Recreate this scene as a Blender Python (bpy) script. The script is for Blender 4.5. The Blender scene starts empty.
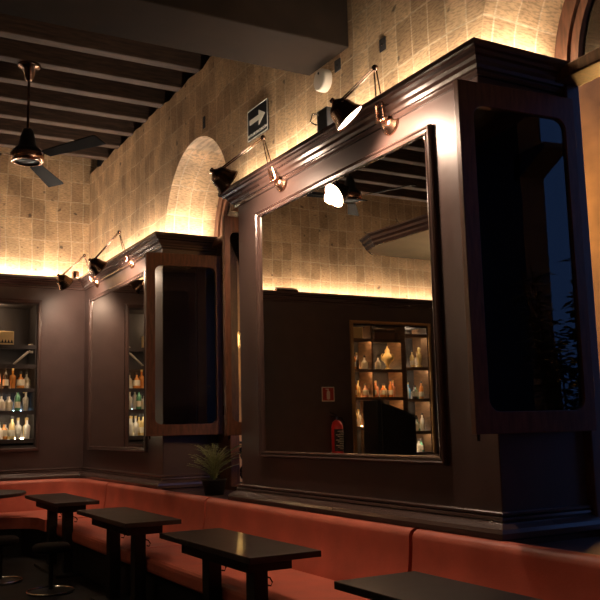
import bpy, bmesh, math, random
from mathutils import Vector, Matrix
random.seed(7)
C = bpy.context.scene.collection
H = 1.44                       # eye height above the floor
PI = math.pi

# ------------------------------------------------------------------ helpers
def obj(name, bm, m, parent=None, smooth=False, bevel=0, loc=None):
    me = bpy.data.meshes.new(name)
    bmesh.ops.recalc_face_normals(bm, faces=bm.faces[:])
    bm.to_mesh(me); bm.free()
    for mm in (m if isinstance(m, (list, tuple)) else [m]):
        me.materials.append(mm)
    if smooth:
        me.polygons.foreach_set('use_smooth', [True]*len(me.polygons))
    if name == 'backrest':
        for p in me.polygons: p.use_smooth = len(p.vertices) < 6
        bmx = bmesh.new(); bmx.from_mesh(me)
        for e in bmx.edges: e.smooth = len(e.link_faces) == 2 and e.calc_face_angle(0) < .7
        bmx.to_mesh(me); bmx.free()
    o = bpy.data.objects.new(name, me); C.objects.link(o)
    if parent: o.parent = parent
    if loc: o.location = loc
    if bevel:
        b = o.modifiers.new('bevel', 'BEVEL'); b.width = bevel; b.segments = 3 if bevel > .012 else 2
        b.limit_method = 'ANGLE'; b.angle_limit = math.radians(40)
    return o
def thing(name, label, cat, loc=(0, 0, 0), rotz=0, group=None):
    o = bpy.data.objects.new(name, None); C.objects.link(o)
    o.location = loc; o.rotation_euler = (0, 0, rotz); o.empty_display_size = .1
    o['label'] = label; o['category'] = cat
    if group: o['group'] = group
    return o
def tag(o, label, cat, group=None):
    o['label'] = label; o['category'] = cat
    if group: o['group'] = group
    return o
def struct(o):
    o['kind'] = 'structure'; return o
def dup(root, loc, rotz, label, group=None):
    r = root.copy(); C.objects.link(r); r.location = loc; r.rotation_euler = (0, 0, rotz); r['label'] = label
    if group: r['group'] = group
    for ch in list(root.children):
        c = ch.copy(); C.objects.link(c); c.parent = r
        for g in list(ch.children):
            d = g.copy(); C.objects.link(d); d.parent = c
    return r
def box(bm, x0, x1, y0, y1, z0, z1, M=None):
    vs = [bm.verts.new((x, y, z)) for x in (x0, x1) for y in (y0, y1) for z in (z0, z1)]
    if M is not None:
        for v in vs: v.co = M @ v.co
    for f in ((0, 1, 3, 2), (4, 6, 7, 5), (0, 4, 5, 1), (2, 3, 7, 6), (0, 2, 6, 4), (1, 5, 7, 3)):
        bm.faces.new([vs[i] for i in f])
    return bm
def B(*a): return box(bmesh.new(), *a)
def frame_of(d):
    d = Vector(d).normalized()
    return d.to_track_quat('Z', 'Y').to_matrix().to_4x4()
def lathe(bm, prof, M=None, n=24, close=False):
    M = M or Matrix()
    rings = []
    for r, z in prof:
        if r < 1e-5: rings.append([bm.verts.new(M @ Vector((0, 0, z)))])
        else: rings.append([bm.verts.new(M @ Vector((r*math.cos(2*PI*k/n), r*math.sin(2*PI*k/n), z))) for k in range(n)])
    for a, b in zip(rings, rings[1:]):
        for k in range(n):
            k2 = (k+1) % n
            if len(a) == 1 and len(b) == 1: continue
            if len(a) == 1: bm.faces.new((a[0], b[k], b[k2]))
            elif len(b) == 1: bm.faces.new((a[k], b[0], a[k2]))
            else: bm.faces.new((a[k], b[k], b[k2], a[k2]))
    return bm
def rod(bm, p, q, r, n=10, r2=None):
    p = Vector(p); q = Vector(q)
    M = Matrix.Translation(p) @ frame_of(q-p)
    L = (q-p).length
    return lathe(bm, [(0, 0), (r, 0), (r2 or r, L), (0, L)], M, n)
def tube(bm, pts, r, n=8):
    pts = [Vector(p) for p in pts]; rings = []
    for i, p in enumerate(pts):
        d = pts[min(i+1, len(pts)-1)] - pts[max(i-1, 0)]
        M = Matrix.Translation(p) @ frame_of(d)
        rings.append([bm.verts.new(M @ Vector((r*math.cos(2*PI*k/n), r*math.sin(2*PI*k/n), 0))) for k in range(n)])
    for a, b in zip(rings, rings[1:]):
        for k in range(n):
            bm.faces.new((a[k], b[k], b[(k+1) % n], a[(k+1) % n]))
    bm.faces.new(rings[0]); bm.faces.new(rings[-1])
    return bm
def sphere(bm, c, r, n=14, sc=(1, 1, 1)):
    prof = [(max(0, r*math.sin(PI*k/n)), -r*math.cos(PI*k/n)) for k in range(n+1)]
    prof[0] = (0, -r); prof[-1] = (0, r)
    M = Matrix.Translation(Vector(c)) @ Matrix.Diagonal((*sc, 1))
    return lathe(bm, prof, M, n*2)
def prism(bm, outline, z0, z1, mp=lambda a, b, c: (a, b, c)):
    lo = [bm.verts.new(mp(a, b, z0)) for a, b in outline]
    hi = [bm.verts.new(mp(a, b, z1)) for a, b in outline]
    bm.faces.new(lo); bm.faces.new(hi)
    n = len(lo)
    for k in range(n): bm.faces.new((lo[k], lo[(k+1) % n], hi[(k+1) % n], hi[k]))
    return bm
def sweep(bm, path, prof, side=1, closed_prof=True):
    """path: XY points; profile: (offset to the left*side, z)"""
    P = [Vector((x, y)) for x, y in path]; rings = []
    for i, p in enumerate(P):
        d1 = (P[i]-P[i-1]).normalized() if i > 0 else None
        d2 = (P[i+1]-P[i]).normalized() if i < len(P)-1 else None
        if d1 is None: d1 = d2
        if d2 is None: d2 = d1
        n1 = Vector((-d1.y, d1.x))*side; n2 = Vector((-d2.y, d2.x))*side
        m = (n1+n2); m = m / max(.2, (1+n1.dot(n2)))
        rings.append([bm.verts.new((p.x+m.x*o, p.y+m.y*o, z)) for o, z in prof])
    n = len(prof)
    for a, b in zip(rings, rings[1:]):
        for k in range(n if closed_prof else n-1):
            bm.faces.new((a[k], b[k], b[(k+1) % n], a[(k+1) % n]))
    if closed_prof:
        bm.faces.new(rings[0]); bm.faces.new(rings[-1])
    return bm
def rrect(x0, x1, z0, z1, r, n=6):
    pts = []
    for cx, cz, a0 in ((x1-r, z1-r, 0), (x0+r, z1-r, 90), (x0+r, z0+r, 180), (x1-r, z0+r, 270)):
        for k in range(n+1):
            a = math.radians(a0+90*k/n); pts.append((cx+r*math.cos(a), cz+r*math.sin(a)))
    return pts
def ring_frame(bm, outer, inner, y0, y1, mp=lambda a, b, c: (a, c, b)):
    """outer/inner loops with equal point counts, given depth from y0 to y1"""
    n = len(outer)
    V = [[bm.verts.new(mp(a, b, y)) for a, b in loop] for loop in (outer, inner) for y in (y0, y1)]
    o0, o1, i0, i1 = V
    for k in range(n):
        j = (k+1) % n
        bm.faces.new((o0[k], o0[j], i0[j], i0[k])); bm.faces.new((o1[k], i1[k], i1[j], o1[j]))
        bm.faces.new((o0[k], o1[k], o1[j], o0[j])); bm.faces.new((i0[k], i0[j], i1[j], i1[k]))
    return bm

# ------------------------------------------------------------------ materials
def nmat(name):
    m = bpy.data.materials.new(name); m.use_nodes = True
    nt = m.node_tree; return m, nt, nt.nodes['Principled BSDF']
def mat(name, col, rough=.5, metal=0, spec=.5, var=.0, vscale=8, bump=0, bscale=60, coat=0, stretch=None):
    m, nt, p = nmat(name)
    p.inputs['Roughness'].default_value = rough; p.inputs['Metallic'].default_value = metal
    p.inputs['Specular IOR Level'].default_value = spec; p.inputs['Coat Weight'].default_value = coat
    p.inputs['Coat Roughness'].default_value = .15
    p.inputs['Base Color'].default_value = (*col, 1)
    tc = nt.nodes.new('ShaderNodeTexCoord'); mp = nt.nodes.new('ShaderNodeMapping')
    nt.links.new(tc.outputs['Object'], mp.inputs[0])
    if stretch: mp.inputs['Scale'].default_value = stretch
    if var:
        n = nt.nodes.new('ShaderNodeTexNoise'); n.inputs['Scale'].default_value = vscale; n.inputs['Detail'].default_value = 6
        nt.links.new(mp.outputs[0], n.inputs['Vector'])
        r = nt.nodes.new('ShaderNodeValToRGB')
        r.color_ramp.elements[0].position = .3; r.color_ramp.elements[1].position = .7
        r.color_ramp.elements[0].color = (*[c*(1-var) for c in col], 1)
        r.color_ramp.elements[1].color = (*[min(1, c*(1+var)) for c in col], 1)
        nt.links.new(n.outputs['Fac'], r.inputs[0]); nt.links.new(r.outputs[0], p.inputs['Base Color'])
        rr = nt.nodes.new('ShaderNodeMapRange'); rr.inputs['To Min'].default_value = rough*.85; rr.inputs['To Max'].default_value = min(1, rough*1.2)
        nt.links.new(n.outputs['Fac'], rr.inputs[0]); nt.links.new(rr.outputs[0], p.inputs['Roughness'])
    if bump:
        n = nt.nodes.new('ShaderNodeTexNoise'); n.inputs['Scale'].default_value = bscale; n.inputs['Detail'].default_value = 5
        nt.links.new(mp.outputs[0], n.inputs['Vector'])
        b = nt.nodes.new('ShaderNodeBump'); b.inputs['Strength'].default_value = bump; b.inputs['Distance'].default_value = .01
        nt.links.new(n.outputs['Fac'], b.inputs['Height']); nt.links.new(b.outputs[0], p.inputs['Normal'])
    return m
def emat(name, col, s):
    m, nt, p = nmat(name)
    p.inputs['Base Color'].default_value = (*col, 1); p.inputs['Emission Color'].default_value = (*col, 1)
    p.inputs['Emission Strength'].default_value = s
    return m
def glassmat(name, tint=(1, 1, 1), ior=1.5):
    m = bpy.data.materials.new(name); m.use_nodes = True; nt = m.node_tree; nt.nodes.clear()
    o = nt.nodes.new('ShaderNodeOutputMaterial'); mx = nt.nodes.new('ShaderNodeMixShader')
    t = nt.nodes.new('ShaderNodeBsdfTransparent'); t.inputs[0].default_value = (*tint, 1)
    g = nt.nodes.new('ShaderNodeBsdfGlossy'); g.inputs['Roughness'].default_value = .015
    f = nt.nodes.new('ShaderNodeFresnel'); f.inputs[0].default_value = ior
    nt.links.new(f.outputs[0], mx.inputs[0]); nt.links.new(t.outputs[0], mx.inputs[1]); nt.links.new(g.outputs[0], mx.inputs[2])
    nt.links.new(mx.outputs[0], o.inputs[0])
    return m
def pages(name, u, tone=1.0):
    """old printed sheets pasted on the wall: grid of pages with pale overlaps, text blocks, stains"""
    m, nt, p = nmat(name); N = nt.nodes.new; L = nt.links.new
    tc = N('ShaderNodeTexCoord'); sx = N('ShaderNodeSeparateXYZ'); L(tc.outputs['Object'], sx.inputs[0])
    dn = N('ShaderNodeTexNoise'); dn.inputs['Scale'].default_value = 1.6; L(tc.outputs['Object'], dn.inputs['Vector'])
    def mth(op, a, b=None):
        n = N('ShaderNodeMath'); n.operation = op
        for i, v in enumerate((a, b)):
            if v is None: continue
            if isinstance(v, (int, float)): n.inputs[i].default_value = v
            else: L(v, n.inputs[i])
        return n.outputs[0]
    wob = mth('MULTIPLY', mth('SUBTRACT', dn.outputs['Fac'], .5), .10)
    uu = mth('ADD', sx.outputs['XYZ'.index(u)], wob); vv = mth('ADD', sx.outputs[2], wob)
    cb = N('ShaderNodeCombineXYZ'); L(uu, cb.inputs[0]); L(vv, cb.inputs[1])
    br = N('ShaderNodeTexBrick'); L(cb.outputs[0], br.inputs['Vector'])
    br.offset = .0; br.squash = 1
    br.inputs['Scale'].default_value = 1; br.inputs['Brick Width'].default_value = .175; br.inputs['Row Height'].default_value = .29
    br.inputs['Mortar Size'].default_value = .009; br.inputs['Mortar Smooth'].default_value = .6; br.inputs['Bias'].default_value = 0
    c = lambda r, g, b: (r*tone, g*tone, b*tone, 1)
    br.inputs['Color1'].default_value = c(.63, .39, .20); br.inputs['Color2'].default_value = c(.42, .245, .12)
    br.inputs['Mortar'].default_value = c(.66, .45, .26)
    # text lines
    tn = N('ShaderNodeTexNoise'); tn.inputs['Scale'].default_value = 1; tn.inputs['Detail'].default_value = 2
    sc = N('ShaderNodeCombineXYZ'); L(mth('MULTIPLY', uu, 22), sc.inputs[0]); L(mth('MULTIPLY', vv, 95), sc.inputs[1]); L(tn.inputs['Vector'].node.inputs[0].node.inputs[0] if False else sc.outputs[0], tn.inputs['Vector'])
    tr = N('ShaderNodeMapRange'); L(tn.outputs['Fac'], tr.inputs[0]); tr.inputs['From Min'].default_value = .38; tr.inputs['From Max'].default_value = .55
    tr.inputs['To Min'].default_value = .70; tr.inputs['To Max'].default_value = 1.06
    # blotches and dark patches
    bn = N('ShaderNodeTexNoise'); bn.inputs['Scale'].default_value = 3.2; bn.inputs['Detail'].default_value = 7; L(tc.outputs['Object'], bn.inputs['Vector'])
    b2 = N('ShaderNodeMapRange'); L(bn.outputs['Fac'], b2.inputs[0]); b2.inputs['From Min'].default_value = .3; b2.inputs['From Max'].default_value = .72
    b2.inputs['To Min'].default_value = .62; b2.inputs['To Max'].default_value = 1.18
    fn = N('ShaderNodeTexNoise'); fn.inputs['Scale'].default_value = 9; fn.inputs['Detail'].default_value = 1; L(cb.outputs[0], fn.inputs['Vector'])
    f2 = N('ShaderNodeMapRange'); L(fn.outputs['Fac'], f2.inputs[0]); f2.inputs['From Min'].default_value = .24; f2.inputs['From Max'].default_value = .30
    f2.inputs['To Min'].default_value = .35; f2.inputs['To Max'].default_value = 1
    k = mth('MULTIPLY', mth('MULTIPLY', tr.outputs[0], b2.outputs[0]), f2.outputs[0])
    mx = N('ShaderNodeMix'); mx.data_type = 'RGBA'; mx.blend_type = 'MULTIPLY'; mx.inputs[0].default_value = 1
    L(br.outputs['Color'], mx.inputs[6]); L(k, mx.inputs[7]); L(mx.outputs[2], p.inputs['Base Color'])
    p.inputs['Roughness'].default_value = .55; p.inputs['Specular IOR Level'].default_value = .3
    bp = N('ShaderNodeBump'); bp.inputs['Strength'].default_value = .12; bp.inputs['Distance'].default_value = .006
    L(bn.outputs['Fac'], bp.inputs['Height']); L(bp.outputs[0], p.inputs['Normal'])
    return m

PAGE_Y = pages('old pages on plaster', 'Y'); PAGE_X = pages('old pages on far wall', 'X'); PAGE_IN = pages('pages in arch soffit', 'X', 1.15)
PAINT = mat('brown gloss paint', (.074, .046, .040), .40, spec=.45, var=.10, vscale=5, bump=.06, bscale=25)
MOULD = mat('moulding gloss paint', (.075, .045, .038), .23, spec=.7, coat=.3)
WOOD = mat('dark varnished wood', (.12, .048, .024), .38, spec=.5, var=.4, vscale=7, bump=.08, bscale=40, stretch=(6, 6, 1))
BEAM = mat('dark ceiling timber', (.066, .036, .021), .75, spec=.3, var=.45, vscale=5, bump=.3, bscale=30, stretch=(1, 8, 8))
BIGB = mat('dark painted beam', (.026, .016, .010), .85, spec=.08, var=.25, vscale=3, bump=.1, bscale=20)
BOARD = mat('black ceiling boards', (.005, .004, .0035), .8, spec=.2)
FLOOR = mat('dark floor boards', (.008, .006, .005), .6, spec=.4, var=.3, vscale=4)
LEATHER = mat('orange red leather', (.54, .132, .082), .42, spec=.45, var=.16, vscale=4, bump=.12, bscale=90)
TABLE = mat('black table top', (.030, .022, .019), .36, spec=.5, var=.45, vscale=5, bump=.03, bscale=30)
BLACK = mat('black painted wood', (.012, .010, .009), .5, spec=.35)
BLADE = mat('matt black blade', (.008, .006, .005), .75, spec=.15)
BRASS = mat('aged copper brass', (.62, .36, .24), .22, metal=1, var=.2, vscale=14)
DBRASS = mat('dark bronze', (.17, .10, .065), .25, metal=1, var=.25, vscale=20)
CHROME = mat('worn chrome', (.6, .57, .52), .18, metal=1)
MIRROR = mat('silvered mirror', (.80, .76, .70), .012, metal=1)
GLASS = glassmat('window glass', (.92, .93, .92), 1.95)
BULB = emat('lamp lens glow', (1, .74, .55), 22)
LED2 = emat('far cove light strip', (1, .90, .78), 125)
GLOBE = emat('lit lamp glass', (1, .80, .56), 14)
LED = emat('cove light strip', (1, .91, .78), 85)
WHITE = mat('white plastic', (.58, .48, .36), .45)
RED = mat('red enamel', (.55, .02, .02), .3, spec=.5)
PALE = mat('pale sign print', (.75, .68, .55), .5)
BLKP = mat('black sign panel', (.012, .013, .014), .35)

# ------------------------------------------------------------------ camera
Rw = Matrix(((0.874, 0.050, 0.484), (-0.486, 0.139, 0.863), (-0.024, -0.989, 0.145)))
def gs():
    f = 859.; v1 = Vector((-484, 138, f)).normalized(); v2 = Vector((1550, 88, f)); v2 = (v2 - v1*v1.dot(v2)).normalized()
    up = v1.cross(v2)
    if up.y > 0: up = -up
    return Matrix((v2, v1, up))        # rows: world axes in camera coordinates (x right, y down, z forward)
Rw = gs()
cam = bpy.data.objects.new('camera', bpy.data.cameras.new('camera')); C.objects.link(cam)
r = Rw.col[0]; d = Rw.col[1]; f = Rw.col[2]
M = Matrix(((r.x, -d.x, -f.x, 0), (r.y, -d.y, -f.y, 0), (r.z, -d.z, -f.z, H), (0, 0, 0, 1)))
cam.matrix_world = M
cam.data.sensor_width = 36; cam.data.lens = 859/600*36; cam.data.clip_start = .05
bpy.context.scene.camera = cam
cam.data.dof.use_dof = False

# ------------------------------------------------------------------ room shell
XW, XP, XO = 3.17, 3.24, 3.85          # panelling face, plaster face, window plane
YE, YP = 11.75, 11.82                  # far panelling face, far plaster face
XL, YN, ZC = -4.3, -2.2, 4.10+H        # left wall, near wall, ceiling boards
struct(obj('floor', B(XL-.1, XO+.2, YN-.1, YE+.6, -.1, 0), FLOOR))
ceil = struct(obj('ceiling', B(XL-.1, XO+.2, YN-.1, YE+.6, ZC, ZC+.1), BOARD))
y = 11.0
for k in range(10):
    obj('beam', B(XL, XP+.25, y-.065, y+.065, 3.62+H, ZC-.002), BEAM, ceil, bevel=.012); y -= .535
y = 4.35
for k in range(9):
    obj('beam', B(XL, XP+.25, y-.065, y+.065, 3.62+H, ZC-.002), BEAM, ceil, bevel=.012); y -= .7
obj('great_beam', B(XL, XP+.02, 4.96, 5.54, 2.715+H, ZC-.002), BIGB, ceil, bevel=.01)

# right wall: upper plaster with arched openings down to the cornice
R = .86; ZS = 2.07+H
A2, A1 = 7.90, 2.71
zb, zt = 1.98+H, 3.63+H
out = [(YN, zt)]
yy = YN
while yy < YP-.2:                      # slightly ragged upper edge of the paper covering
    yy += .19; out.append((min(yy, YP), zt+random.uniform(-.025, .03)))
out += [(YP+.3, zt), (YP+.3, zb)]
for cy in (A2, A1):
    out.append((cy+R, zb))
    for k in range(0, 33):
        a = PI*k/32; out.append((cy+R*math.cos(a), ZS+R*math.sin(a)))
    out.append((cy-R, zb))
out.append((YN, zb))
bm = prism(bmesh.new(), out, XP, XO, lambda a, b, c: (c, a, b))
for fc in bm.faces:
    fc.normal_update()
    if abs(fc.normal.x) < .5: fc.material_index = 1
wr = struct(obj('wall_right', bm, [PAGE_Y, PAGE_IN]))
obj('wall_plate', B(XP+.1, XO, YN, YP+.3, zt+.03, ZC), BOARD, wr)
for ya, yb in ((YN, A1-R-.08), (3.53, 6.73), (8.65, YE+.6)):
    obj('pier_panelling', B(XW, XO, ya, yb, 0, 2.03+H), PAINT, wr, bevel=.006)
for ya, yb in ((A1-R-.08, 3.53), (6.73, 8.65)):
    obj('sill_panelling', B(XW+.02, XO, ya, yb, 0, -.64+H), PAINT, wr)
CORN = [(0, 1.935), (.02, 1.935), (.028, 1.945), (.028, 1.962), (.045, 1.966), (.052, 1.985), (.07, 2.0), (.078, 2.018), (.10, 2.024), (.112, 2.04), (.13, 2.046), (.134, 2.055), (.134, 2.084), (0, 2.084)]
PLIN = [(0, -.47), (.022, -.47), (.030, -.477), (.030, -.488), (.022, -.494), (.034, -.500), (.036, -.512), (.030, -.520), (.048, -.530), (.080, -.552), (.092, -.572), (.092, -.600), (.07, -.612), (.07, -.64), (0, -.64)]
up = lambda pr: [(o, z+H) for o, z in pr]
paths = [[(XW, YN), (XW, A1-R-.08), (XO-.02, A1-R-.08)],
         [(XO-.02, 3.53), (XW, 3.53), (XW, 6.73), (XO-.02, 6.73)],
         [(XO-.02, 8.65), (XW, 8.65), (XW, YE), (XL, YE)]]
for i, pth in enumerate(paths):
    obj('cornice', sweep(bmesh.new(), pth, up(CORN)), MOULD, wr)
    obj('plinth_moulding', sweep(bmesh.new(), pth, up(PLIN)), MOULD, wr)
# narrow raised bead around each pier face
for ya, yb in ((3.53, 6.73), (8.65, YE-.03)):
    pass
# cove light strips lying on the cornice top (real lamps hidden behind its lip)
n = 0
for pth in ([(XW, YN), (XW, A1-R-.1)], [(XO-.1, 3.50), (XW-.03, 3.50), (XW-.03, 6.76), (XO-.1, 6.76)], [(XO-.1, 8.62), (XW-.03, 8.62), (XW-.03, YE-.03), (XL+.1, YE-.03)]):
    s = obj('cove_light', sweep(bmesh.new(), pth, [(-.012, 2.085+H), (-.012, 2.097+H), (.012, 2.097+H), (.012, 2.085+H)]), LED if n < 2 else LED2)
    tag(s, ('cove light strip on the cornice top nearest the camera, beyond the right edge',
            'cove light strip on the cornice above the large right mirror',
            'cove light strip on the cornice running round the far corner')[n], 'light strip', 'cove light strips'); n += 1

# far wall
wf = struct(obj('wall_far', B(XL, XO, YP, YP+.5, 1.98+H, ZC), PAGE_X))
CAB_A = (.60, 2.53, -.19, 1.72); CAB_B = (-2.77, -1.24, -.52, 1.64)      # x0,x1,z0,z1 (relative to eye)
for (x0, x1, z0, z1) in ((XL, CAB_B[0], -H, 2.03), (CAB_B[1], CAB_A[0], -H, 2.03), (CAB_A[1], XW, -H, 2.03),
                         (CAB_B[0], CAB_B[1], -H, CAB_B[2]), (CAB_B[0], CAB_B[1], CAB_B[3], 2.03),
                         (CAB_A[0], CAB_A[1], -H, CAB_A[2]), (CAB_A[0], CAB_A[1], CAB_A[3], 2.03)):
    obj('wall_panelling', B(x0, x1, YE, YE+.5, z0+H, z1+H), PAINT, wf)
# left and near walls
wl = struct(obj('wall_left', B(XL-.1, XL, YN, YE+.5, 0, ZC), [PAGE_Y]))
obj('wall_panelling', B(XL, XL+.05, YN, YE, 0, 2.0+H), PAINT, wl)
wn = struct(obj('wall_near', B(XL, XO, YN-.1, YN, 0, ZC), [PAGE_X]))
obj('wall_panelling', B(XL, XO, YN, YN+.05, 0, 2.0+H), PAINT, wn)

# ------------------------------------------------------------------ windows (structure) and their open casements
def window(n, cy):
    ya, yb = cy-R-.04, cy+R-.04
    w = bpy.data.objects.new('window_%d' % n, None); C.objects.link(w); w['kind'] = 'structure'
    bm = bmesh.new()
    for y0, y1 in ((ya-.02, ya+.06), (yb-(.06 if n == 1 else .38), yb+.02)): box(bm, XO-.05, XO+.06, y0, y1, -.62+H, 2.0+H)
    box(bm, XO-.05, XO+.06, ya-.02, yb+.02, -.70+H, -.60+H)
    obj('window_frame', bm, WOOD, w, bevel=.008)
    bm = bmesh.new(); box(bm, XO-.13, XO+.06, ya-.02, yb+.02, 1.98+H, 2.06+H)
    obj('transom', bm, WOOD, w, bevel=.01)
    for nm, r0, r1, xa, xb in (('arch_trim', R-.10, R+.005, XO-.03, XO+.05), ('arch_bead', R-.17, R-.11, XO-.01, XO+.04)):
        bm = bmesh.new(); V = []
        for k in range(33):
            a = PI*k/32
            V.append([bm.verts.new((x, cy+rr*math.cos(a), ZS+rr*math.sin(a))) for rr, x in ((r0, xa), (r1, xa), (r1, xb), (r0, xb))])
        for a, b in zip(V, V[1:]):
            for k in range(4): bm.faces.new((a[k], b[k], b[(k+1) % 4], a[(k+1) % 4]))
        obj(nm, bm, WOOD, w)
    bm = bmesh.new()
    for k in range(1, 4):
        a = PI*k/4; rod(bm, (XO+.02, cy, ZS), (XO+.02, cy+(R-.12)*math.cos(a), ZS+(R-.12)*math.sin(a)), .016)
    obj('glazing_bar', bm, WOOD, w)
    pts = [(cy+(R-.12)*math.cos(PI*k/24), ZS+(R-.12)*math.sin(PI*k/24)) for k in range(25)]
    obj('fanlight_pane', prism(bmesh.new(), pts, XO+.018, XO+.022, lambda a, b, c: (c, a, b)), GLASS, w)
    return w
window(1, A1); window(2, A2)

def casement(free, hinge, label, sw=.095):
    """window leaf standing open, free edge first; local x from hinge to free edge"""
    fx, fy = free; hx, hy = hinge
    W = math.hypot(fx-hx, fy-hy); ang = math.atan2(fy-hy, fx-hx)
    z0, z1 = -.065+H, 1.86+H
    t = thing('casement_leaf', label, 'window leaf', (hx, hy, z0), ang, 'open window leaves')
    h = z1-z0
    inner = rrect(.072, W-sw, .115, h-.135, .07)
    outer = rrect(0, W, 0, h, .002)
    obj('leaf_frame', ring_frame(bmesh.new(), outer, inner, -.022, .022), WOOD, t, bevel=.004)
    obj('glazing_bead', ring_frame(bmesh.new(), rrect(.060, W-sw+.012, .103, h-.123, .075), inner, -.028, -.022), WOOD, t)
    obj('glass_pane', prism(bmesh.new(), rrect(.067, W-sw+.005, .11, h-.13, .07), -.003, .003, lambda a, b, c: (a, c, b)), GLASS, t)
    for z in (.25, h-.25): obj('hinge', rod(bmesh.new(), (-.006, .0, z-.05), (-.006, .0, z+.05), .011), DBRASS, t)
    bm = bmesh.new(); rod(bm, (W-.05, -.03, 0.02), (W-.05, -.03, h*.45), .006); rod(bm, (W-.05, -.03, h*.55), (W-.05, -.03, h-.02), .006)
    rod(bm, (W-.05, -.03, -.035), (W-.05, -.03, .03), .009)
    obj('espagnolette_bolt', bm, DBRASS, t)
    return t
casement((2.97, 3.490), (3.78, 3.425), 'open dark wooden window leaf beyond the right edge of the large mirror')
casement((2.95, 8.56), (3.78, 8.48), 'open dark wooden window leaf beside the smaller far mirror')
casement((3.055, 6.80), (3.80, 6.85), 'orange lit wooden window leaf seen edge on, left of large mirror', .055)
casement((2.98, 1.93), (3.78, 1.96), 'open window leaf beyond the right picture edge, hardly seen')

# ------------------------------------------------------------------ outside
STREET = mat('ochre street facade', (.62, .36, .14), .8, var=.3, vscale=1.5, bump=.2, bscale=12)
DARKF = mat('dark street facade', (.10, .075, .06), .85, var=.3, vscale=1)
PAVE = mat('street paving', (.10, .085, .07), .8, var=.3, vscale=2)
IRON = mat('black wrought iron', (.010, .010, .010), .45, metal=.4)
g = obj('street_ground', B(XO+.2, 40, -30, 45, -.3, -.1), PAVE); struct(g); g.name = 'floor_outside'
fac = thing('street_building', 'ochre street facade lit by a street lamp, in the gap left of large mirror', 'building', (9.5, 15, -.1))
obj('facade_wall', B(-.0, 3, -10, 10, 0, 8.5), STREET, fac)
for yy in (-8.2, -4.2, -.8, 2.2, 7.6):
    fr = obj('window_surround', B(-.08, .02, yy-.6, yy+.6, 1.2, 3.4), PALE, fac)
    obj('window_shutter', B(-.1, .02, yy-.45, yy+.45, 1.3, 3.3), WOOD, fr)
obj('roof_eave', B(-.5, 3, -10.2, 10.2, 8.5, 8.8), WOOD, fac, bevel=.03)
fb = thing('street_building', 'dark house with a projecting eave mirrored in the right window leaf', 'building', (6.0, -.28, -.1))
obj('facade_wall', B(0, .3, -7, 0, 0, 6.2), DARKF, fb)
obj('roof_eave', prism(bmesh.new(), [(-.5, 4.75), (.8, 5.2), (.8, 5.5), (-.5, 4.95)], -7.2, .45, lambda a, b, c: (a, c, b)), DARKF, fb)
bm = bmesh.new(); prism(bm, [(-.1, 4.42), (.45, 4.42), (.45, 4.36), (-.1, 4.12)], 0, .3, lambda a, b, c: (c, a, b))
obj('balcony', bm, DARKF, fb)
# wrought iron balcony rail outside the far window
rail = thing('balcony_railing', 'black scrolled iron railing outside the window, left of large mirror', 'railing', (4.02, 8.0, -.62+H), 0)
bm = bmesh.new()
for z in (.03, .46): rod(bm, (0, -1.1, z), (0, 1.1, z), .014)
obj('rail', bm, IRON, rail)
for k in range(9):
    yc = -1.0+.25*k; bm = bmesh.new()
    pts = []
    for j in range(26):
        a = j/25*3.2*PI; rr = .085*(1-j/34); pts.append((0, yc+rr*math.cos(a), .34+rr*math.sin(a)*.9))
    tube(bm, pts, .014, 6)
    pts = [(0, yc-(p[1]-yc), .49-p[2]) for p in pts]; tube(bm, pts, .014, 6)
    rod(bm, (0, yc+.125, 0), (0, yc+.125, .48), .010, 6)
    obj('scroll', bm, IRON, rail)
# leafy shrub outside the near window, lit by the street lamp
LEAF = mat('shrub leaf', (.15, .14, .03), .45, var=.4, vscale=12); STEM = mat('shrub stem', (.16, .10, .05), .7)
def leaf_mesh(bm, p, d, L, w):
    d = Vector(d).normalized(); s = d.cross(Vector((0, 0, 1)))
    if s.length < .1: s = Vector((1, 0, 0))
    s.normalize(); u = s.cross(d); p = Vector(p)
    a = bm.verts.new(p); b = bm.verts.new(p+d*L*.5+s*w-u*w*.3); c = bm.verts.new(p+d*L-Vector((0, 0, L*.25))); e = bm.verts.new(p+d*L*.5-s*w-u*w*.3)
    m = bm.verts.new(p+d*L*.5)
    bm.faces.new((a, b, m)); bm.faces.new((b, c, m)); bm.faces.new((c, e, m)); bm.faces.new((e, a, m))
sh = thing('leafy_shrub', 'leafy shrub outside, seen in the right window leaf glass', 'shrub', (4.55, 2.25, -.1))
bm = bmesh.new(); st = bmesh.new()
for k in range(26):
    a = random.uniform(0, 2*PI); rr = random.uniform(.05, .30); top = random.uniform(2.0, 2.75)
    p1 = Vector((rr*math.cos(a)*1.2, rr*math.sin(a), top)); p0 = Vector((rr*.2*math.cos(a), rr*.2*math.sin(a), .45))
    tube(st, [p0, p0.lerp(p1, .5)+Vector((0, 0, .1)), p1], .008, 5)
    for j in range(70):
        q = p0.lerp(p1, random.uniform(.25, 1)); b = random.uniform(0, 2*PI)
        leaf_mesh(bm, q+Vector((random.gauss(0, .05), random.gauss(0, .05), 0)), (math.cos(b), math.sin(b), random.uniform(-.3, .5)), random.uniform(.08, .14), .03)
obj('foliage', bm, LEAF, sh); obj('stem', st, STEM, sh)
obj('planter', lathe(bmesh.new(), [(0, 0), (.24, 0), (.30, .45), (.26, .47), (.24, .42), (0, .42)]), STREET, sh, smooth=True)

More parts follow.
